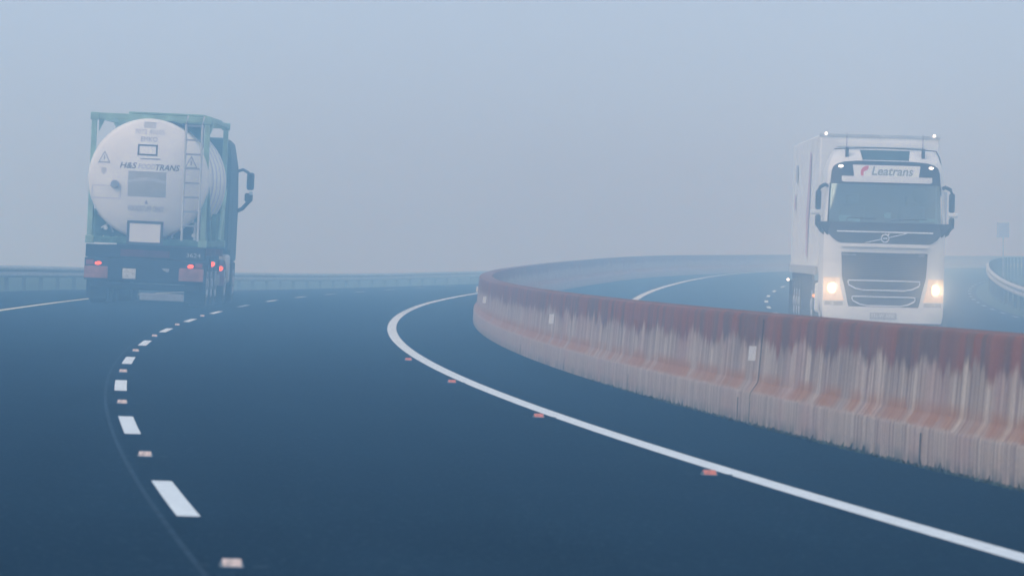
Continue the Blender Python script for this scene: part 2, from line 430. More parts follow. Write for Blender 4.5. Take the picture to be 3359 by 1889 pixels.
def face_strip(name, s, w, h0, h1, m, parent, out=.003, thick=.004):
    hs = [h0]+[q[1] for q in prof[:9] if h0 < q[1] < h1]+[h1]; v = []
    for h in hs: v += [face_pt(s-w/2, h, out), face_pt(s+w/2, h, out), face_pt(s+w/2, h, -.02), face_pt(s-w/2, h, -.02)]
    f = []
    for i in range(len(hs)-1):
        for k in range(4): f.append((i*4+k, i*4+(k+1) % 4, i*4+4+(k+1) % 4, i*4+4+k))
    f += [(3, 2, 1, 0), tuple(range(len(v)-4, len(v)))]
    return MB().add(v, f).build(name, m, parent)
bar = barrier(12, 420)
tag(bar, 'long rust stained concrete barrier curving between the two carriageways', 'barrier')
face_strip('joint_gap', 45.75, .022, .0, .86, M['joint'], bar)
for s, w, h1 in ((36.5, .045, .22), (46.6, .035, .20), (56.9, .022, .17), (66.55, .02, .15), (30.2, .02, .12), (77, .02, .14)):
    face_strip('drain_slot', s, w, .015, h1, M['joint'], bar)
for s in (22.1, 46.1, 70.25, 97.1, 121):
    a = Vector(face_pt(s, .515, .0)); b = Vector(face_pt(s, .635, .0)); t = theta(s)
    rt = Vector((math.cos(t), -math.sin(t), -E)); fw = Vector((math.sin(t), math.cos(t), 0))
    q = []
    for y in (0, .012):
        q += [a-rt*.058+fw*y, a-rt*-.012+fw*y, b-rt*-.012+fw*y, b-rt*.058+fw*y]
    MB().add(q, [(0, 1, 2, 3), (7, 6, 5, 4), (0, 4, 5, 1), (1, 5, 6, 2), (2, 6, 7, 3), (3, 7, 4, 0)]).build('reflector_plate', M['plate_white'], bar)

# weeds at the barrier's foot
wv = []; wf = []
for i in range(1500):
    s = random.choice((random.uniform(22, 62), random.gauss(47, 5), random.gauss(34, 3), random.uniform(26, 45)))
    if s < 16: continue
    c = P(s, 5.085-abs(random.gauss(0, .02)), 0.); h = random.uniform(.008, .03)*(2.2 if random.random() < .06 else 1); w = random.uniform(.006, .014)
    a = random.uniform(0, 6.28); dx = math.cos(a)*w; dy = math.sin(a)*w; lx = random.uniform(-.02, .02); ly = random.uniform(-.02, .02)
    o = len(wv); wv += [(c[0]-dx, c[1]-dy, c[2]), (c[0]+dx, c[1]+dy, c[2]), (c[0]+lx, c[1]+ly, c[2]+h)]; wf.append((o, o+1, o+2))
tag(MB().add(wv, wf).build('weeds', M['weed']), 'dark fringe of weeds along the foot of the concrete barrier', 'weeds', kind='stuff')

# ------------------------------------------------------------------ guard rails
def guard_rail(label, s0, s1, d, hg, step, side, zfn, rm):
    t = empty('guard_rail'); place(t, s0, d); t.matrix_world = Matrix.Translation(P(s0, d))
    o0 = Vector(P(s0, d))
    wprof = [(0, .0), (-.045, .03), (-.08, .055), (-.08, .10), (-.045, .125), (0, .15), (0, .16), (-.045, .185), (-.08, .21), (-.08, .255), (-.045, .28), (0, .31)]
    sl = frange(s0, s1, 2.); v = []; f = []; n = len(wprof)
    for s in sl:
        x, y = centre(s); th = theta(s); z = zsurf(s, d)+zfn(s)+hg
        for back in (0., .006):
            for q, h in wprof:
                dd = d+(q+back)*side; v.append(Vector((x+dd*math.cos(th), y-dd*math.sin(th), z+h))-o0)
    for i in range(len(sl)-1):
        for b in range(2):
            for j in range(n-1):
                a = i*2*n+b*n+j; q = (a, a+1, a+2*n+1, a+2*n); f.append(q if b == 0 else q[::-1])
    MB().add(v, f).build('rail_beam', rm, t, smooth=40)
    for s in frange(s0+1, s1-1, step):
        x, y = centre(s); th = theta(s); z = zsurf(s, d)+zfn(s); dd = d+.08*side
        c = Vector((x+dd*math.cos(th), y-dd*math.sin(th), z))-o0
        MB().box(c.x-.05, c.x+.05, c.y-.05, c.y+.05, c.z-.4, c.z+hg+.30).build('post', M['dark_post'], t)
    return tag(t, label, 'guard rail')
guard_rail('faint grey steel guard rail beyond the yellow line, behind the green tanker truck', 20, 300, -7.2, .31, 4., -1, lambda s: .0, M['old_steel'])
guard_rail('pale steel guard rail on the grass verge near the rectangular road sign', 40, 300, 19.75, .55, 4., 1, lambda s: .20-.34*smooth((222-s)/70), M['steel'])

# ------------------------------------------------------------------ sign on the far right verge
t = empty('road_sign'); place(t, 232, 20.15, .0, 0.)
MB().box(-.245, .245, -.012, .012, 1.95, 2.55).build('sign_panel', M['sign_back'], t, bevel=.02)
for x in (0,): MB().tube([(x, .035, 0), (x, .035, 2.5)], .025, 10).build('post', M['steel'], t)
tag(t, 'small faint blue grey rectangular road sign on posts above the right verge', 'road sign')

# ------------------------------------------------------------------ bushes beyond the left rail
def bush(s, d, hgt, rad, n, label):
    t = empty('bush'); t.location = P(s, d, ground_h(s, d)-.05)
    st = MB()
    for k in range(7):
        a = random.uniform(0, 6.28); r = rad*random.uniform(.2, .6)
        st.tube([(0, 0, 0), (math.cos(a)*r*.4, math.sin(a)*r*.4, hgt*.35), (math.cos(a)*r, math.sin(a)*r, hgt*random.uniform(.6, .85))], [.06, .04, .015], 6)
    st.build('trunk', M['bark'], t)
    v = []; f = []
    lobes = [(random.uniform(-.5, .5)*rad, random.uniform(-.5, .5)*rad, hgt*random.uniform(.35, .8), rad*random.uniform(.35, .6)) for _ in range(9)]
    for i in range(n):
        cx, cy, cz, lr = random.choice(lobes)
        p = Vector((random.gauss(0, 1), random.gauss(0, 1), random.gauss(0, 1))).normalized()*lr*random.uniform(.4, 1.05)
        c = Vector((cx, cy, cz))+p; w = random.uniform(.04, .09)
        q = Vector((random.gauss(0, 1), random.gauss(0, 1), random.gauss(0, 1))).normalized(); u = q.orthogonal().normalized(); k = q.cross(u)
        o = len(v); v += [c-u*w, c-k*w*.5, c+u*w, c+k*w*.5]; f.append((o, o+1, o+2, o+3))
    MB().add(v, f).build('crown', M['leaf'], t)
    return tag(t, label, 'bush')
bush(232, -17.3, 3.3, .8, 1800, 'faint dark bush rising above the guard rail at the left edge')

# ------------------------------------------------------------------ wheels
def wheel(parent, x, y, r=.5, w=.34, side=1):
    """side: +1 outer face towards +x"""
    q = w/2
    ty = MB().lathe_x([(r*.58, x-q*.9), (r*.80, x-q), (r*.95, x-q*.92), (r, x-q*.7), (r, x+q*.7), (r*.95, x+q*.92), (r*.80, x+q), (r*.58, x+q*.9)], y, r, 36).build('wheel', M['rubber'], parent, smooth=35)
    o = x+side*q
    MB().lathe_x([(r*.57, o-side*.05), (r*.57, o+side*.004), (r*.50, o+side*.004), (r*.40, o-side*.07), (r*.24, o-side*.06), (r*.22, o+side*.02), (r*.12, o+side*.03)][::side], y, r, 28).build('rim', M['rim'], ty, smooth=35)
    return ty

# ================================================================== tanker truck (left); local x right, y ahead, z up; rear face at y=0
TK = empty('tanker_truck')
TC, TR = 2.665, 1.30                        # tank axis height and radius
Y0 = -.36
def dish(r): return Y0+3.0-math.sqrt(9.0-r*r)
prf = [(.02, Y0)]+[(r, dish(r)) for r in (.2, .4, .6, .8, .95, 1.08, 1.15)]
yk = dish(1.15)
prf += [(1.15+.125*math.sin(a), yk+.01+.13*(1-math.cos(a))) for a in (.3, .6, .9, 1.2, 1.57)]
prf += [(TR, 1.2), (TR, 5.2), (1.2, 5.62), (.8, 5.85), (.02, 5.95)]
tank = MB().lathe_y(prf, 0, TC, 96).build('tank', M['tank'], TK, smooth=40)
def band(y): return MB().lathe_y([(TR+.001, y-.04), (TR+.012, y-.035), (TR+.012, y+.035), (TR+.001, y+.04)], 0, TC, 96, False, False)
for y in (.95, 2.1, 3.3, 4.5): band(y).build('band', M['tank_ink_pale'], tank, smooth=40)
def decal(pts, faces, cx, cz, m, name, off=.003, parent=tank):
    v = [(x+cx, dish(min(1.18, math.hypot(x+cx, z+cz-TC)))-off, z+cz) for x, z in pts]
    return MB().add(v, faces).build(name, m, parent)
def rect(w, h, nx=8, nz=6):
    p = [(-w/2+w*i/nx, -h/2+h*j/nz) for j in range(nz+1) for i in range(nx+1)]
    return p, [(j*(nx+1)+i, j*(nx+1)+i+1, (j+1)*(nx+1)+i+1, (j+1)*(nx+1)+i) for j in range(nz) for i in range(nx)]
def frame(w, h, t):
    p = []; f = []
    for (cx, cz, a, b) in ((0, h/2-t/2, w, t), (0, -h/2+t/2, w, t), (-w/2+t/2, 0, t, h-2*t), (w/2-t/2, 0, t, h-2*t)):
        q, g = rect(a, b, 6, 6); o = len(p); p += [(x+cx, z+cz) for x, z in q]; f += [tuple(i+o for i in k) for k in g]
    return p, f
def ngon(pts): return pts, [tuple(range(len(pts)))]
def dtext(s, w, h, cx, cz, m, **k): p, f = text_fit(s, w, h, **k); return decal(p, f, cx, cz, m, 'lettering', .0035)
dtext('H&S', .36, .125, -.41, 2.935, M['tank_ink'], shear=.25, bold=.012)
dtext('FOOD', .36, .105, -.02, 2.925, M['tank_ink_light'], shear=.25)
dtext('TRANS', .50, .125, .42, 2.915, M['tank_ink'], shear=.25, bold=.012)
dtext('EMKO', .35, .105, .0, 3.50, M['tank_ink_mid'])
dtext('7072 40205', .62, .10, .0, 3.655, M['tank_ink_light'])
p, f = rect(.25, .13); decal(p, f, .0, 3.80, M['tank_ink_pale'], 'label_patch')
p, f = frame(.42, .235, .035); decal(p, f, -.02, 3.27, M['tank_ink'], 'label_frame')
p, f = rect(.42, .025); decal(p, f, .05, 3.085, M['tank_ink_mid'], 'label_rule')
p, f = rect(.80, .53); decal(p, f, .0, 2.555, M['tank_grey'], 'grey_panel')
pts = [(-.40+.8*i/12, .10+.08*math.sin(i/12*math.pi)) for i in range(13)]; pts += [(x, z-.05-.03*math.sin((x+.4)/.8*math.pi)) for x, z in pts[::-1]]
decal(pts, [(i, i+1, 24-i, 25-i) for i in range(12)], 0, 2.52, M['tank_ink_pale'], 'swoosh', .006)
dtext('FOODSTUFF ONLY', .76, .115, .0, 2.04, M['tank_ink_light'], bold=.01)
decal([(-.04, -.03), (.04, -.03), (.0, .05)], [(0, 1, 2)], .0, 2.17, M['tank_ink_mid'], 'warning_mark')
def tri(cx, cz, s, m):
    a = [(0, s*.6), (-s*.52, -s*.4), (s*.52, -s*.4)]; b = [(x*.74, z*.74) for x, z in a]
    decal(a+b, [(0, 1, 4, 3), (1, 2, 5, 4), (2, 0, 3, 5)], cx, cz, m, 'hazard_triangle', .004)
    decal([(-.012, -.04), (.012, -.04), (.016, .05), (-.016, .05)], [(0, 1, 2, 3)], cx, cz, m, 'hazard_mark', .004)
tri(-.93, 3.07, .26, M['tank_ink_mid']); tri(.90, 3.03, .27, M['tank_ink_mid'])
decal([(-.05, .07), (-.055, -.01), (0, -.08), (.055, -.01), (.05, .07)], [(0, 1, 2, 3, 4)], -.93, 2.80, M['tank_ink_pale'], 'shield_mark')
p, f = frame(.62, .27, .012); decal(p, f, -.86, 2.36, M['tank_ink_pale'], 'label_outline')
v_ = MB().lathe_y([(.075, -.03), (.085, -.02), (.085, .10), (.07, .40)], -.68, 2.53, 24)
v_.v = [(x, y+dish(.68)-.06, z) for x, y, z in v_.v]; v_.build('valve_port', M['tank_ink_mid'], tank, smooth=40)
# document holder / placard frame below
p, f = frame(.76, .50, .055)
yb = -.34
MB().add([(x, yb, z+1.53) for x, z in p]+[(x, yb+.05, z+1.53) for x, z in p], f+[tuple(i+len(p) for i in q[::-1]) for q in f]).build('placard_frame', M['tank_ink'], TK)
MB().box(-.325, .325, yb+.004, yb+.05, 1.282, 1.725).build('placard', M['tank'], TK)
# frame of the container: posts, beams, corner castings, gussets
def corner_frame(y0, nm):
    for sg in (-1, 1):
        MB().box(sg*1.25-(.11 if sg > 0 else 0), sg*1.25+(0 if sg > 0 else .11), y0, y0+.13, 1.44, 3.86).build('post', M['green'], TK, bevel=.01)
    MB().box(-1.105, 1.105, y0+.01, y0+.12, 3.90, 4.02).build('top_beam', M['green'], TK, bevel=.01)
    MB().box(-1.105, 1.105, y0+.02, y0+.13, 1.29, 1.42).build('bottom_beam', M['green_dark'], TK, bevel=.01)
    for sg in (-1, 1):
        for z in (1.27, 3.865):
            MB().box(sg*1.19-.09, sg*1.19+.09, y0-.01, y0+.17, z, z+.165).build('corner_casting', M['green'], TK, bevel=.015)
corner_frame(.0, 'rear'); corner_frame(5.93, 'front')
for sg in (-1, 1):                               # lower gussets, filled corners under the tank
    pts = [(1.10, 1.44), (1.10, 2.02), (1.02, 1.98), (.82, 1.76), (.60, 1.58), (.42, 1.44)]
    pts = [(x*sg, z) for x, z in pts]; pts = pts if sg > 0 else pts[::-1]
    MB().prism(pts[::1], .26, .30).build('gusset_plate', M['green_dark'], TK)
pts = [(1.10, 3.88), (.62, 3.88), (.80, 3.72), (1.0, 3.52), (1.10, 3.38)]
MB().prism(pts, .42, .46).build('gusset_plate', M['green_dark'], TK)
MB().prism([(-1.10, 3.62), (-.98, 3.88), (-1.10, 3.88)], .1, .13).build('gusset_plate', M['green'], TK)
for sg in (-1, 1):                               # long rails, saddles, diagonal stays along the sides
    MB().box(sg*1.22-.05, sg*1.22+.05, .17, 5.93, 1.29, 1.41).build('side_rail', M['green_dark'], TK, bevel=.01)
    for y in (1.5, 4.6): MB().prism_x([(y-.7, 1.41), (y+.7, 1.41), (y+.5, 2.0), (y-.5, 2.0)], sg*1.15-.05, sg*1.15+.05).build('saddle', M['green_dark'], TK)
    MB().tube([(sg*1.24, .15, 2.55), (sg*1.24, 1.6, 1.42)], .045, 6).build('diagonal_stay', M['green'], TK)
    MB().tube([(sg*1.24, 5.95, 2.55), (sg*1.24, 4.5, 1.42)], .045, 6).build('diagonal_stay', M['green'], TK)
    MB().tube([(sg*1.24, .15, 3.7), (sg*1.24, 1.2, 3.98)], .035, 6).build('diagonal_stay', M['green'], TK)
    MB().box(sg*1.22-.04, sg*1.22+.04, .17, 5.93, 3.92, 4.0).build('top_rail', M['green'], TK)
MB().box(-.48, 1.12, .05, 5.8, 4.03, 4.07).build('walkway', M['green'], TK, bevel=.008)
# ladder on the right of the tank end
LY = -.40
lad = MB().tube([(.78, LY, 1.40), (.78, LY, 3.84), (.80, LY+.1, 4.02)], .026, 8).tube([(1.12, LY, 1.40), (1.12, LY, 3.84), (1.14, LY+.1, 4.02)], .026, 8).build('ladder', M['ladder_grey'], TK, smooth=50)
for z in [1.72+.3*i for i in range(8)]:
    MB().box(.80, 1.10, LY-.03, LY+.03, z-.02, z+.015).build('rung', M['tank_ink_mid'], lad)
# fittings at the bottom right: valve box, pipes
MB().box(.62, .98, .05, .24, 1.44, 1.72).build('valve_box', M['dirt_black'], TK, bevel=.02)
for pts, r in ((((.55, .06, 1.44), (.55, .06, 1.66), (.62, .06, 1.70)), .025), (((1.02, .06, 1.42), (1.02, .06, 1.80)), .03), (((-1.05, .1, 1.9), (-.9, .08, 1.78), (-.74, .1, 1.84)), .022), (((-.96, .1, 1.6), (-.8, .1, 1.7), (-.7, .1, 1.52)), .02)):
    MB().tube(pts, r, 8).build('pipe', M['steel'], TK, smooth=50)
for x, z in ((.55, 1.70), (1.0, 1.52), (-.98, 1.92), (-.78, 1.86), (.95, 1.82), (-.86, 1.60)):
    MB().lathe_y([(.04, .02), (.045, .03), (.045, .09), (.03, .1)], x, z, 14).build('valve', M['pale_plate'], TK, smooth=40)
# skeletal trailer
MB().box(-1.26, 1.26, .02, .22, .98, 1.25).build('rear_crossmember', M['dirt_black'], TK, bevel=.015)
MB().box(-.52, .52, -.02, .02, 1.02, 1.17).build('crossmember_plate', M['maroon'], TK, bevel=.01)
for sg in (-1, 1):
    MB().box(sg*.5-.08, sg*.5+.08, .22, 9.4, .88, 1.20).build('chassis_beam', M['maroon'], TK, bevel=.01)
for y in (1.0, 2.4, 3.8, 5.2, 6.2): MB().box(-1.22, 1.22, y-.06, y+.06, 1.08, 1.24).build('crossmember', M['maroon'], TK)
MB().box(-1.27, 1.27, -.01, .10, .50, .97).build('lamp_beam', M['dirt_black'], TK, bevel=.02)
for x0, x1, z0, z1 in ((-1.27, -.77, .54, .79), (.73, 1.25, .55, .82)):
    MB().box(x0, x1, -.035, -.012, z0, z1).build('marker_board', M['orange_board'], TK, bevel=.008)
def oval_lamp(x, y, z, rx, rz, m, name='tail_lamp', tilt=0., face=-1):
    v = []; n = 20
    for q, k in ((-.018, .7), (-.012, 1.), (.03, 1.)):
        for i in range(n):
            a = 2*math.pi*i/n; u = rx*k*math.cos(a); w = rz*k*math.sin(a)
            v.append((x+u*math.cos(tilt)-w*math.sin(tilt), y+q, z+u*math.sin(tilt)+w*math.cos(tilt)))
    f = [tuple(range(n))]+[(r*n+i, r*n+n+i, r*n+n+(i+1) % n, r*n+(i+1) % n) for r in range(2) for i in range(n)]
    return MB().add(v, f).build(name, m, TK, smooth=40)
oval_lamp(-.98, -.04, .855, .070, .037, M['red_glow'], tilt=.15); oval_lamp(.97, -.04, .865, .064, .04, M['red_glow'], tilt=.12)
MB().box(-1.24, -1.08, -.03, -.012, .82, .92).build('tail_lens', M['red_dull'], TK, bevel=.01)
MB().box(1.07, 1.22, -.03, -.012, .84, .93).build('tail_lens', M['red_dull'], TK, bevel=.01)
MB().box(-.46, -.18, -.03, -.012, .55, .765).build('number_plate', M['pale_plate'], TK, bevel=.006)
MB().prism([(.36, .80), (.40, .76), (.48, .72), (.52, .74), (.52, .80)], -.03, -.012).build('plate_lamp', M['tank_grey'], TK)
p, f = text_fit('3624', .30, .085)
MB().add([(x+1.02, .015, z+1.10) for x, z in p], f).build('lettering', M['pale_plate'], TK)
MB().box(-1.15, 1.15, .02, .12, .33, .46).build('underrun_bar', M['dirt_black'], TK, bevel=.02)
MB().box(-.08, .86, -.02, .02, .11, .27).build('pale_valance', M['tank_ink_mid'], TK, bevel=.02)
for sg in (-1, 1):
    MB().box(sg*1.04-.22, sg*1.04+.22, .55, .58, .10, .9).build('mudflap', M['dirt_black'], TK)
    for y in (1.25, 2.56, 3.87):
        wheel(TK, sg*1.06, y, .50, .38, sg)
        MB().add([(sg*1.06+a*.23, y+.62*math.sin(t_), .50+.60*math.cos(t_)) for t_ in frange(-1.1, 1.1, .22) for a in (-1, 1)], [(2*i, 2*i+1, 2*i+3, 2*i+2) for i in range(10)]).build('mudguard', M['dirt_black'], TK)
MB().box(.98, 1.25, 4.7, 6.6, .42, .95).build('tool_box', M['maroon'], TK, bevel=.03)
MB().box(-1.25, -.98, 4.7, 6.6, .42, .95).build('tool_box', M['maroon'], TK, bevel=.03)
for y, z, x in ((2.0, .92, 1.29), (4.55, .82, 1.305)):
    MB().box(x-.10, x-.03, y-.03, y+.09, z-.05, z+.05).build('lamp_bracket', M['dirt_black'], TK)
    oval_lamp(x, y-.02, z, .05, .055, M['red_glow'], 'side_lamp', -.5)
MB().lathe_y([(.04, 2.3), (.05, 2.31), (.05, 2.36)], 1.29, .93, 14).build('side_reflector', M['pale_plate'], TK)
MB().prism([(1.26, .45), (1.36, .47), (1.36, .68), (1.30, .70)], 3.4, 3.44).build('side_reflector', M['tank_grey'], TK)
# tractor unit
CY = .9
cab = MB().prism([(-1.24, .95), (1.24, .95), (1.25, 2.2), (1.22, 3.1), (1.12, 3.62), (1.0, 3.74), (-1.0, 3.74), (-1.12, 3.62), (-1.22, 3.1), (-1.25, 2.2)], 7.6+CY, 9.7+CY).build('cab', M['cab_teal'], TK, bevel=.06)
MB().box(.98, 1.245, 6.6+CY, 7.55+CY, 1.2, 3.3).build('side_deflector', M['cab_teal'], TK, bevel=.03)
MB().box(-1.245, -.98, 6.6+CY, 7.55+CY, 1.2, 3.3).build('side_deflector', M['cab_teal'], TK, bevel=.03)
MB().box(-1.24, 1.24, 7.7+CY, 9.6+CY, .38, .94).build('cab_step', M['dirt_black'], TK, bevel=.03)
MB().box(1.0, 1.262, 6.85+CY, 7.5+CY, .46, 1.12).build('fuel_tank', M['steel'], TK, bevel=.08)
MB().box(-1.262, -1.0, 6.85+CY, 7.5+CY, .46, 1.12).build('fuel_tank', M['steel'], TK, bevel=.08)
for sg in (-1, 1):
    wheel(TK, sg*1.03, 6.2+CY, .5, .42, sg); wheel(TK, sg*1.08, 8.9+CY, .5, .34, sg)
    mir = MB().tube([(sg*1.22, 9.4+CY, 3.02), (sg*1.34, 9.42+CY, 3.06), (sg*1.46, 9.42+CY, 3.0), (sg*1.53, 9.42+CY, 2.9)], .035, 8).build('mirror', M['black_plastic'], TK, smooth=50)
    MB().tube([(sg*1.22, 9.4+CY, 2.10), (sg*1.36, 9.42+CY, 2.17), (sg*1.52, 9.42+CY, 2.36)], .045, 8).build('mirror_arm', M['black_plastic'], mir, smooth=50)
    MB().box(sg*1.52-.085, sg*1.52+.085, 9.38+CY, 9.5+CY, 2.60, 3.0).build('mirror_housing', M['black_plastic'], mir, bevel=.05)
    MB().box(sg*1.50-.10, sg*1.50+.085, 9.38+CY, 9.5+CY, 2.33, 2.53).build('mirror_housing', M['black_plastic'], mir, bevel=.04)
    MB().box(sg*1.55-.04, sg*1.55+.03, 9.365+CY, 9.378+CY, 2.49, 2.57).build('mirror_glass', M['white_glow'] if False else M['chrome'], mir)
place(TK, 119.1, -1.88, 0., math.atan(E)+R(.6), R(.9))
tag(TK, 'green framed white tanker truck seen from behind with red lights lit', 'truck')

# ================================================================== white lorry (right); local x = right as seen from its front, y towards its rear
LW = empty('white_lorry')
def rake(z):
    if z < 1.80: return 0.
    if z < 3.45: return .30*((z-1.8)/1.65)**1.25
    return .30+.9*((z-3.45)/.4)**2*.55+(z-3.45)*.35
def half(z):
    if z < .35: return 1.20+.03*(z-.22)/.13
    if z < 2.2: return 1.245
    if z < 3.3: return 1.245-.055*(z-2.2)/1.1
    return max(.70, 1.19-.20*((z-3.3)/.47)**1.6)
def Fy(u, z): return rake(z)+.20*min(1, abs(u)/half(z))**5
YB = 2.25
zr = [.24, .52, .9, 1.3, 1.64, 1.80, 2.05, 2.262, 2.6, 2.85, 3.06, 3.2, 3.35, 3.5, 3.58, 3.66, 3.72, 3.76]
tr = [-1, -.985, -.955, -.9, -.7, -.45, -.2, 0, .2, .45, .7, .9, .955, .985, 1]
sidey = [YB, 1.5, .85]
v = []; f = []; nc = len(tr)+2*len(sidey)
for z in zr:
    w = half(z)
    row = [(-w, y, z) for y in sidey]+[(t_*w, Fy(t_*w, z), z) for t_ in tr]+[(w, y, z) for y in sidey[::-1]]
    v += row
for i in range(len(zr)-1):
    for j in range(nc-1):
        zc = (zr[i]+zr[i+1])/2; k = j-len(sidey)
        if 2.262 <= zc <= 3.06 and 2 <= k <= 11: continue            # windscreen opening
        if 2.262 <= zc <= 2.85 and (j in (1, nc-3)): continue         # door windows
        a = i*nc+j; f.append((a, a+1, a+nc+1, a+nc))
n_ = len(zr); f.append(tuple((n_-1)*nc+j for j in range(nc))); f.append(tuple(range(nc-1, -1, -1)))
f.append(tuple([i*nc for i in range(n_)]+[i*nc+nc-1 for i in range(n_-1, -1, -1)]))
cabw = MB().add(v, f).build('cab', M['white'], LW, smooth=38)
def patch(name, zs, lf, rf, off, thick, m, parent=LW, nu=14):
    """a panel laid on the cab front between two edges given per height"""
    v = []; f = []; nz = len(zs); c = nu+1
    for o in (off, off-thick):
        for z in zs:
            a, b = lf(z), rf(z)
            for i in range(c):
                u = a+(b-a)*i/nu; v.append((u, Fy(u, z)-o, z))
    N_ = nz*c
    for j in range(nz-1):
        for i in range(nu):
            a = j*c+i; f.append((a, a+1, a+c+1, a+c)); f.append((a+N_, a+c+N_, a+c+1+N_, a+1+N_))
    for j in range(nz-1):
        a = j*c; f.append((a, a+c, a+c+N_, a+N_)); a = j*c+nu; f.append((a, a+N_, a+c+N_, a+c))
    for i in range(nu):
        f.append((i, i+N_, i+1+N_, i+1)); a = (nz-1)*c+i; f.append((a, a+1, a+1+N_, a+N_))
    return MB().add(v, f).build(name, m, parent, smooth=40)
def lerp(z, pts):
    for (z0, a), (z1, b) in zip(pts, pts[1:]):
        if z0 <= z <= z1: return a+(b-a)*(z-z0)/(z1-z0)
    return pts[0][1] if z < pts[0][0] else pts[-1][1]
def sym(pts): return (lambda z: -lerp(z, pts)), (lambda z: lerp(z, pts))
# windscreen, header, lower black panel
patch('windscreen', frange(2.255, 3.075, .1), *sym([(2.25, 1.15), (3.1, 1.115)]), .004, .006, M['glass'])
hd = [(3.05, 1.135), (3.3, 1.115), (3.40, 1.08), (3.46, 1.0), (3.50, .86), (3.525, .6)]
patch('header_panel', [3.05, 3.12, 3.2, 3.3, 3.36, 3.40, 3.43, 3.46, 3.48, 3.50, 3.515, 3.525], *sym(hd), .012, .02, M['black_gloss'])
lp = [(1.83, .90), (1.86, .98), (1.92, 1.07), (2.0, 1.14), (2.1, 1.185), (2.26, 1.19)]
low = patch('dark_front_panel', [1.83, 1.845, 1.86, 1.89, 1.92, 1.96, 2.0, 2.05, 2.1, 2.18, 2.262], *sym(lp), .014, .022, M['black_gloss'])
def bar(name, z0, z1, w, off, thick, m, parent=LW, taper=0.): return patch(name, [z0, (z0+z1)/2, z1], lambda z: -w+taper*(z1-z), lambda z: w-taper*(z1-z), off, thick, m, parent)
bar('trim_strip', 2.055, 2.082, .99, .03, .02, M['chrome'])
bar('hood_ledge', 1.755, 1.825, .895, .06, .07, M['white'])
bar('hood_panel', 1.65, 1.752, .87, .006, .02, M['white'])
# badge: ring with a diagonal bar
rg = []
for i in range(28):
    a = 2*math.pi*i/28; rg.append((.078*math.cos(a), -.045, 1.938+.078*math.sin(a)))
bd = MB().tube(rg+[rg[0]], .014, 8, False).build('badge', M['chrome'], LW, smooth=50)
MB().box(-.045, .045, -.05, -.035, 1.925, 1.952).build('badge_bar', M['chrome'], bd)
MB().tube([(.045, -.045, 2.0), (.085, -.045, 2.03)], .01, 6).build('badge_arrow', M['chrome'], bd)
MB().tube([(-.40, -.032, 1.845), (-.08, -.034, 1.918)], .011, 6).build('badge_diagonal', M['chrome'], LW)
MB().tube([(.08, -.034, 1.955), (.44, -.032, 2.05)], .011, 6).build('badge_diagonal', M['chrome'], LW)
# visor strip and white name board
vis = patch('sun_visor', [3.085, 3.09, 3.10, 3.15, 3.20, 3.205], lambda z: -.97+(.06 if z > 3.09 else .10), lambda z: .95 if z > 3.09 else .91, .10, .03, M['white'])
nb = patch('name_board', frange(3.207, 3.44, .06), lambda z: lerp(z, [(3.2, -.655), (3.44, -.685)]), lambda z: lerp(z, [(3.2, .675), (3.44, .705)]), .05, .03, M['sign_white'])
def ftext(s, w, h, cx, cz, off, m, parent, **k):
    p, f = text_fit(s, w, h, **k)
    return MB().add([(x+cx, Fy(x+cx, z+cz)-off, z+cz) for x, z in p], f).build('lettering', m, parent)
ftext('Leatrans', .86, .185, .13, 3.322, .053, M['grey_ink'], nb, shear=.22, bold=.018)
# crescent emblem
pts = [(.075, .10), (.02, .10), (-.045, .065), (-.085, .0), (-.09, -.07), (-.075, -.105), (-.025, -.105), (-.035, -.06), (-.02, -.015), (.01, -.01), (.055, .02), (.07, .06)]
MB().add([(x-.435, Fy(x-.435, z+3.325)-.053, z+3.325) for x, z in pts], [tuple(range(len(pts)))[::-1]]).build('red_emblem', M['red_ink'], nb)
def disc_lamp(x, z, rx, rz, m, name, off=.03, depth=.05, parent=LW, y=None):
    n = 22; v = []; yy = Fy(x, z)-off if y is None else y
    for q, k in ((0, .75), (.01, 1.), (depth, 1.)):
        v += [(x+rx*k*math.cos(2*math.pi*i/n), yy+q, z+rz*k*math.sin(2*math.pi*i/n)) for i in range(n)]
    f = [tuple(range(n))]+[(r*n+i, r*n+n+i, r*n+n+(i+1) % n, r*n+(i+1) % n) for r in range(2) for i in range(n)]
    return MB().add(v, f).build(name, m, parent, smooth=40)
disc_lamp(-.925, 3.405, .055, .03, M['white_glow'], 'marker_lamp'); disc_lamp(.93, 3.405, .055, .03, M['white_glow'], 'marker_lamp')
# roof hatch, antenna mounts, antennas
patch('roof_hatch', frange(3.54, 3.755, .035), lambda z: lerp(z, [(3.5, -.47), (3.76, -.53)]), lambda z: lerp(z, [(3.5, .46), (3.76, .50)]), .012, .02, M['cab_teal'])
bar('hatch_lip', 3.527, 3.545, .46, .02, .03, M['chrome'])
for x in (-.80, .77):
    MB().box(x-.035, x+.035, Fy(x, 3.62)-.04, Fy(x, 3.62)+.06, 3.60, 3.80).build('antenna_mount', M['black_plastic'], LW, bevel=.01)
    MB().tube([(x, Fy(x, 3.7)+.05, 3.78), (x, Fy(x, 3.7)+.07, 4.10)], .006, 6).build('antenna', M['black_plastic'], LW)
MB().tube([(u, .62+.1*abs(u), 3.80-.035*u*u) for u in frange(-1.05, 1.05, .15)]+[(1.13, .8, 3.62), (1.17, .9, 3.45)], .014, 6).build('roof_bar', M['black_plastic'], LW)
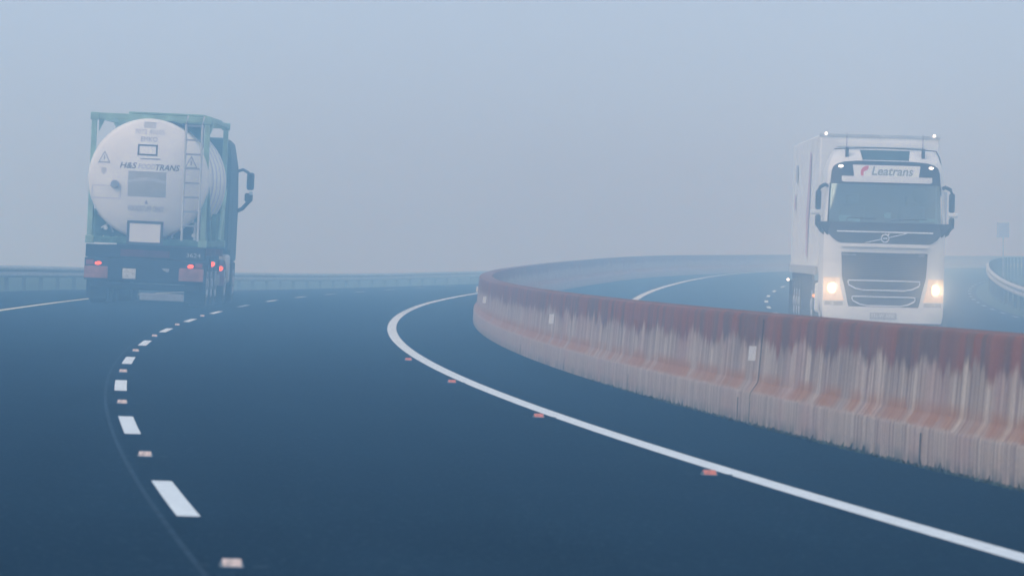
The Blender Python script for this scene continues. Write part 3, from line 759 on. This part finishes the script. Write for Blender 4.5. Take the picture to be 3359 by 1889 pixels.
# grille
gp = [(.44, .62), (.48, .70), (.6, .735), (.9, .80), (1.15, .865), (1.64, .885)]
gr_ = patch('grille', [.44, .455, .48, .54, .6, .75, .9, 1.0, 1.15, 1.3, 1.5, 1.64], *sym(gp), .010, .02, M['grille_mesh'])
for z in frange(1.18, 1.60, .035): bar('slat', z, z+.012, lerp(z, gp)-.03, .018, .01, M['black_plastic'], gr_)
ftext('Globetrotter', .29, .045, -.72, 1.605, .014, M['chrome'], gr_, shear=.15); ftext('500', .11, .045, .76, 1.605, .014, M['chrome'], gr_, shear=.15)
def slot(z0, z1, w0, w1):
    c = []
    for u in frange(-w0, w0, .15): c.append((u, z1))
    c += [(w0, z1-.05), (w1+.02, z0+.10), (w1-.12, z0+.03)]
    for u in frange(w1-.28, -(w1-.28), .2): c.append((u, z0))
    c += [(-w1+.12, z0+.03), (-w1-.02, z0+.10), (-w0, z1-.05)]
    c.append(c[0])
    return MB().tube([(u, Fy(u, z)-.022, z) for u, z in c], .017, 6, False).build('chrome_slot', M['chrome'], gr_, smooth=50)
slot(.87, 1.065, .735, .70); slot(.55, .735, .645, .61)
# bumper, plate
patch('bumper', [.21, .24, .36, .5, .53], *sym([(.21, 1.19), (.26, 1.235), (.53, 1.238)]), .03, .05, M['white'])
pl = bar('number_plate', .285, .415, .275, .045, .012, M['tank_grey'])
ftext('131-W-3050', .46, .085, 0, .35, .048, M['plate_white'], pl)
# head lamps, fog lamps
for sg in (-1, 1):
    lf = lambda z, s_=sg: (lerp(z, [(.60, -1.235), (1.12, -1.235)]) if s_ < 0 else lerp(z, [(.60, .80), (.95, .895), (1.12, .905)]))
    rf = lambda z, s_=sg: -lf(z, -s_) if False else (-(lerp(z, [(.60, .80), (.95, .895), (1.12, .905)])) if s_ < 0 else 1.235)
    hl = patch('headlight', frange(.64, 1.12, .08), lf, rf, .012, .02, M['head_dim'], nu=8)
    patch('headlight_brow', [1.12, 1.16, 1.20], lf, rf, .04, .05, M['white'], hl, nu=8)
    disc_lamp(sg*1.045, .90, .105, .105, M['head_glow'], 'headlight_lens', .03, .03, hl)
    fl = patch('fog_lamp', frange(.545, .625, .04), lambda z, s_=sg: -1.2 if s_ < 0 else .83, lambda z, s_=sg: -.83 if s_ < 0 else 1.2, .006, .02, M['tank_grey'], nu=6)
    disc_lamp(sg*1.03, .585, .05, .03, M['pale_plate'], 'fog_lens', .012, .02, fl)
    patch('corner_panel', frange(1.22, 1.36, .07), lambda z, s_=sg: -1.235 if s_ < 0 else .93, lambda z, s_=sg: -.93 if s_ < 0 else 1.235, .02, .02, M['white'], nu=6)
# mirrors
for sg in (-1, 1):
    mir = MB().tube([(sg*1.16, .42, 2.98), (sg*1.24, .36, 3.02), (sg*1.34, .32, 2.97), (sg*1.385, .32, 2.86)], .04, 10).build('mirror', M['black_gloss'], LW, smooth=50)
    MB().tube([(sg*1.385, .32, 2.30), (sg*1.385, .32, 2.2), (sg*1.3, .32, 2.08), (sg*1.13, .30, 1.97)], .05, 10).build('mirror_arm', M['black_gloss'], mir, smooth=50)
    MB().box(sg*1.375-.06, sg*1.375+.06, .27, .40, 2.50, 2.90).build('mirror_housing', M['black_gloss'], mir, bevel=.04)
    MB().box(sg*1.375-.055, sg*1.375+.06, .27, .40, 2.19, 2.40).build('mirror_housing', M['black_gloss'], mir, bevel=.04)
    MB().box(sg*1.42-.11, sg*1.42+.08, .27, .38, 2.405, 2.49).build('mirror_bracket', M['white'], mir, bevel=.02)
    MB().prism([(a*sg, b) for a, b in ((1.0, 1.95), (1.18, 1.98), (1.37, 2.2), (1.36, 2.26), (1.15, 2.26))][::sg], .16, .24).build('mirror_arm', M['black_gloss'], mir, bevel=.02)
    MB().prism([(a*sg, b) for a, b in ((1.21, 2.26), (1.31, 2.22), (1.31, 2.92), (1.21, 2.95))][::sg], .86, .90).build('door_glass_edge', M['white'], LW)
# cab interior behind the glass
inn = MB().box(-1.12, 1.12, .45, 1.0, 1.95, 2.24).build('dashboard', M['interior'], LW, bevel=.06)
MB().box(-1.15, 1.15, 2.0, 2.05, 2.0, 3.4).build('cab_back', M['interior'], LW)
for x in (-.62, .62):
    st = MB().box(x-.27, x+.27, 1.35, 1.5, 2.0, 2.62).build('seat', M['interior'], LW, bevel=.05)
    MB().box(x-.14, x+.14, 1.35, 1.47, 2.64, 2.85).build('headrest', M['interior'], st, bevel=.05)
MB().box(-.93, -.68, .40, .50, 2.272, 2.40).build('paper', M['paper'], LW); MB().box(-.66, -.5, .40, .45, 2.26, 2.37).build('paper', M['paper'], LW)
MB().box(-.01, .13, .36, .42, 2.36, 2.47).build('dash_screen', M['paper'], LW, bevel=.01)
MB().box(.72, 1.06, .42, .5, 2.30, 2.37).build('paper', M['paper'], LW)
for i in range(1): MB().lathe_y([(.02, .30), (.13, .31), (.16, .35), (.14, .41), (.02, .43)], .72, 2.84, 16).build('hanging_mirror', M['black_plastic'], LW, smooth=50)
for sg, pts in ((-1, [(-.80, 2.27), (-.78, 2.34), (-.70, 2.36), (-.2, 2.335)]), (1, [(.10, 2.27), (.12, 2.31), (.2, 2.33), (.85, 2.35)])):
    MB().tube([(u, Fy(u, z)-.03, z) for u, z in pts], .014, 6).build('wiper', M['black_plastic'], LW)
# trailer box and chassis
TB = 2.75
box_ = MB().box(-1.25, 1.25, TB, TB+13.4, 1.22, 4.10).build('trailer_box', M['trailer_white'], LW, bevel=.03)
for x0, x1, z0, z1 in ((-1.27, 1.27, 4.06, 4.115), (-1.27, 1.27, 1.17, 1.22)):
    MB().box(x0, x1, TB-.02, TB+.04, z0, z1).build('trim', M['steel'], box_)
MB().box(-.9, .9, TB-.03, TB-.005, 3.86, 3.95).build('trim', M['trailer_white'], box_)
MB().box(-1.285, -1.251, TB, TB+13.4, 1.15, 1.33).build('side_trim', M['tank_grey'], box_)
for y in frange(TB+.4, TB+13, 1.2): MB().box(-1.255, -1.2502, y, y+.02, 1.34, 4.05).build('side_rib', M['trailer_white'], box_)
# red marking on the side: a tall blade shape
pts = [(TB+3.6, 3.75), (TB+4.2, 3.80), (TB+4.9, 3.0), (TB+5.6, 2.4), (TB+5.4, 1.6), (TB+4.6, 1.5), (TB+4.3, 2.2), (TB+3.9, 2.8)]
MB().prism_x(pts, -1.268, -1.2635).build('side_marking', M['pink_mark'], box_)
MB().prism_x([(TB+11.0, 2.55), (TB+11.8, 2.65), (TB+11.6, 2.95), (TB+11.1, 2.9)], -1.268, -1.2635).build('side_marking', M['pink_mark'], box_)
MB().prism_x([(TB+10.2, 3.2), (TB+11.2, 3.2), (TB+11.2, 3.6), (TB+10.2, 3.6)], -1.268, -1.2635).build('side_marking', M['tank_grey'], box_)
for sg in (-1, 1):
    disc_lamp(sg*1.135, 4.12, .029, .032, M['white_glow'], 'marker_lamp', y=TB-.12, depth=.12)
    MB().box(sg*.48-.07, sg*.48+.07, TB+.2, TB+13.2, .85, 1.16).build('chassis_beam', M['dirt_black'], LW)
    for y in (TB+8.6, TB+9.9, TB+11.2): wheel(LW, sg*1.05, y, .5, .38, sg)
    wheel(LW, sg*1.06, 1.35, .51, .34, sg); wheel(LW, sg*1.0, 4.9, .51, .5, sg)
    MB().box(sg*1.2-.03, sg*1.2+.03, 5.6, 10.4, .34, 1.14).build('side_guard', M['dirt_black'], LW, bevel=.02)
    MB().box(sg*1.2-.03, sg*1.2+.03, 10.5, 15.6, .62, 1.14).build('side_guard', M['dirt_black'], LW, bevel=.02)
    MB().box(sg*1.1-.14, sg*1.1+.14, 2.5, 3.9, .35, .98).build('fuel_tank', M['trailer_white'], LW, bevel=.06)
    MB().box(sg*1.05-.22, sg*1.05+.22, 13.3+TB, 13.33+TB, .12, .95).build('mudflap', M['dirt_black'], LW)
MB().box(-1.2, 1.2, TB+13.1, TB+13.3, .45, .6).build('underrun_bar', M['dirt_black'], LW)
MB().tube([(-1.22, TB+9.3, 1.0), (-1.46, TB+9.3, .98)], .012, 6).build('lamp_stalk', M['rubber'], LW)
disc_lamp(-1.47, .985, .03, .033, M['white_glow'], 'marker_lamp', y=TB+9.25, depth=.1)
MB().lathe_y([(.02, TB+1.0), (.035, TB+1.01), (.035, TB+1.05)], -1.26, .70, 12).build('side_lamp', M['amber_glow'], LW)
LS, LD, LROLL = 116.0, 13.5, R(1.5)
place(LW, LS, LD, 0., LROLL, R(.7))
tag(LW, 'white lorry with headlights on coming towards the camera beyond the barrier', 'lorry')

# its headlamps really shine
for sg in (-1, 1):
    ld = bpy.data.lights.new('headlight_beam', 'SPOT'); ld.energy = 1000; ld.color = (1, .56, .34); ld.spot_size = R(150); ld.spot_blend = .8; ld.shadow_soft_size = .09
    lo = bpy.data.objects.new('headlight_beam', ld); COL.objects.link(lo); lo.parent = LW
    lo.location = (sg*1.045, -.07, .90); lo.rotation_euler = (R(-90-3), 0, 0)

# ------------------------------------------------------------------ haze, sky, sun, camera
def haze():
    m = bpy.data.materials.new('haze_air'); m.use_nodes = True; nt = m.node_tree
    for n in list(nt.nodes): nt.nodes.remove(n)
    o = nt.nodes.new('ShaderNodeOutputMaterial'); v = nt.nodes.new('ShaderNodeVolumePrincipled')
    v.inputs['Color'].default_value = HAZE_COL; v.inputs['Absorption Color'].default_value = (1, 1, 1, 1)
    v.inputs['Density'].default_value = HAZE_D; v.inputs['Anisotropy'].default_value = HAZE_G
    nt.links.new(v.outputs[0], o.inputs['Volume'])
    ob = MB().box(-900, 900, -140, 1300, -32, 7.).build('haze', m)
    tag(ob, kind='stuff'); ob['label'] = 'pale blue fog filling the air over the whole road'; ob['category'] = 'fog'
    return ob
HAZE_COL = (.37, .69, 1., 1); HAZE_D = .0091; HAZE_G = .5
haze()

w = bpy.data.worlds.new('World'); scn.world = w; w.use_nodes = True; nt = w.node_tree
bg = nt.nodes['Background']
sky = nt.nodes.new('ShaderNodeTexSky'); sky.sky_type = 'NISHITA'; sky.sun_disc = False
SUN_EL, SUN_ROT = R(40), R(180-55)
sky.sun_elevation = SUN_EL; sky.sun_rotation = SUN_ROT; sky.air_density = 1.; sky.dust_density = 4.; sky.ozone_density = 2.
hs = nt.nodes.new('ShaderNodeHueSaturation'); hs.inputs['Saturation'].default_value = .3
mx = nt.nodes.new('ShaderNodeMix'); mx.data_type = 'RGBA'; mx.inputs[0].default_value = .75
mx.inputs[7].default_value = (6.35, 8.75, 12.2, 1)          # the even grey blue of a fog-covered sky
nt.links.new(sky.outputs[0], hs.inputs['Color']); nt.links.new(hs.outputs[0], mx.inputs[6]); nt.links.new(mx.outputs[2], bg.inputs['Color'])
bg.inputs['Strength'].default_value = .09

sl = bpy.data.lights.new('sun', 'SUN'); sl.energy = 1.5; sl.angle = R(40); sl.color = (1, .97, .93)
so = bpy.data.objects.new('sun', sl); COL.objects.link(so); so.rotation_euler = (R(90)-SUN_EL, 0, R(-55)); so.location = (0, 0, 30)

cd = bpy.data.cameras.new('camera'); cam = bpy.data.objects.new('camera', cd); COL.objects.link(cam)
cd.sensor_width = 36.; cd.lens = 36*14181.485/2576; cd.clip_start = .5; cd.clip_end = 5000
cam.location = (0, 0, HC); cam.rotation_euler = (R(90)-.0050267, 0, 0)
scn.camera = cam
cd.dof.use_dof = True; cd.dof.focus_distance = 112.; cd.dof.aperture_fstop = 10.
scn.view_settings.view_transform = 'Standard'; scn.view_settings.look = 'None'; scn.view_settings.exposure = .08; scn.view_settings.gamma = 1.
c = scn.cycles; c.use_denoising = True; c.denoising_input_passes = 'RGB_ALBEDO_NORMAL'; c.denoising_prefilter = 'ACCURATE'; c.volume_bounces = 3; c.max_bounces = 8; c.transparent_max_bounces = 12
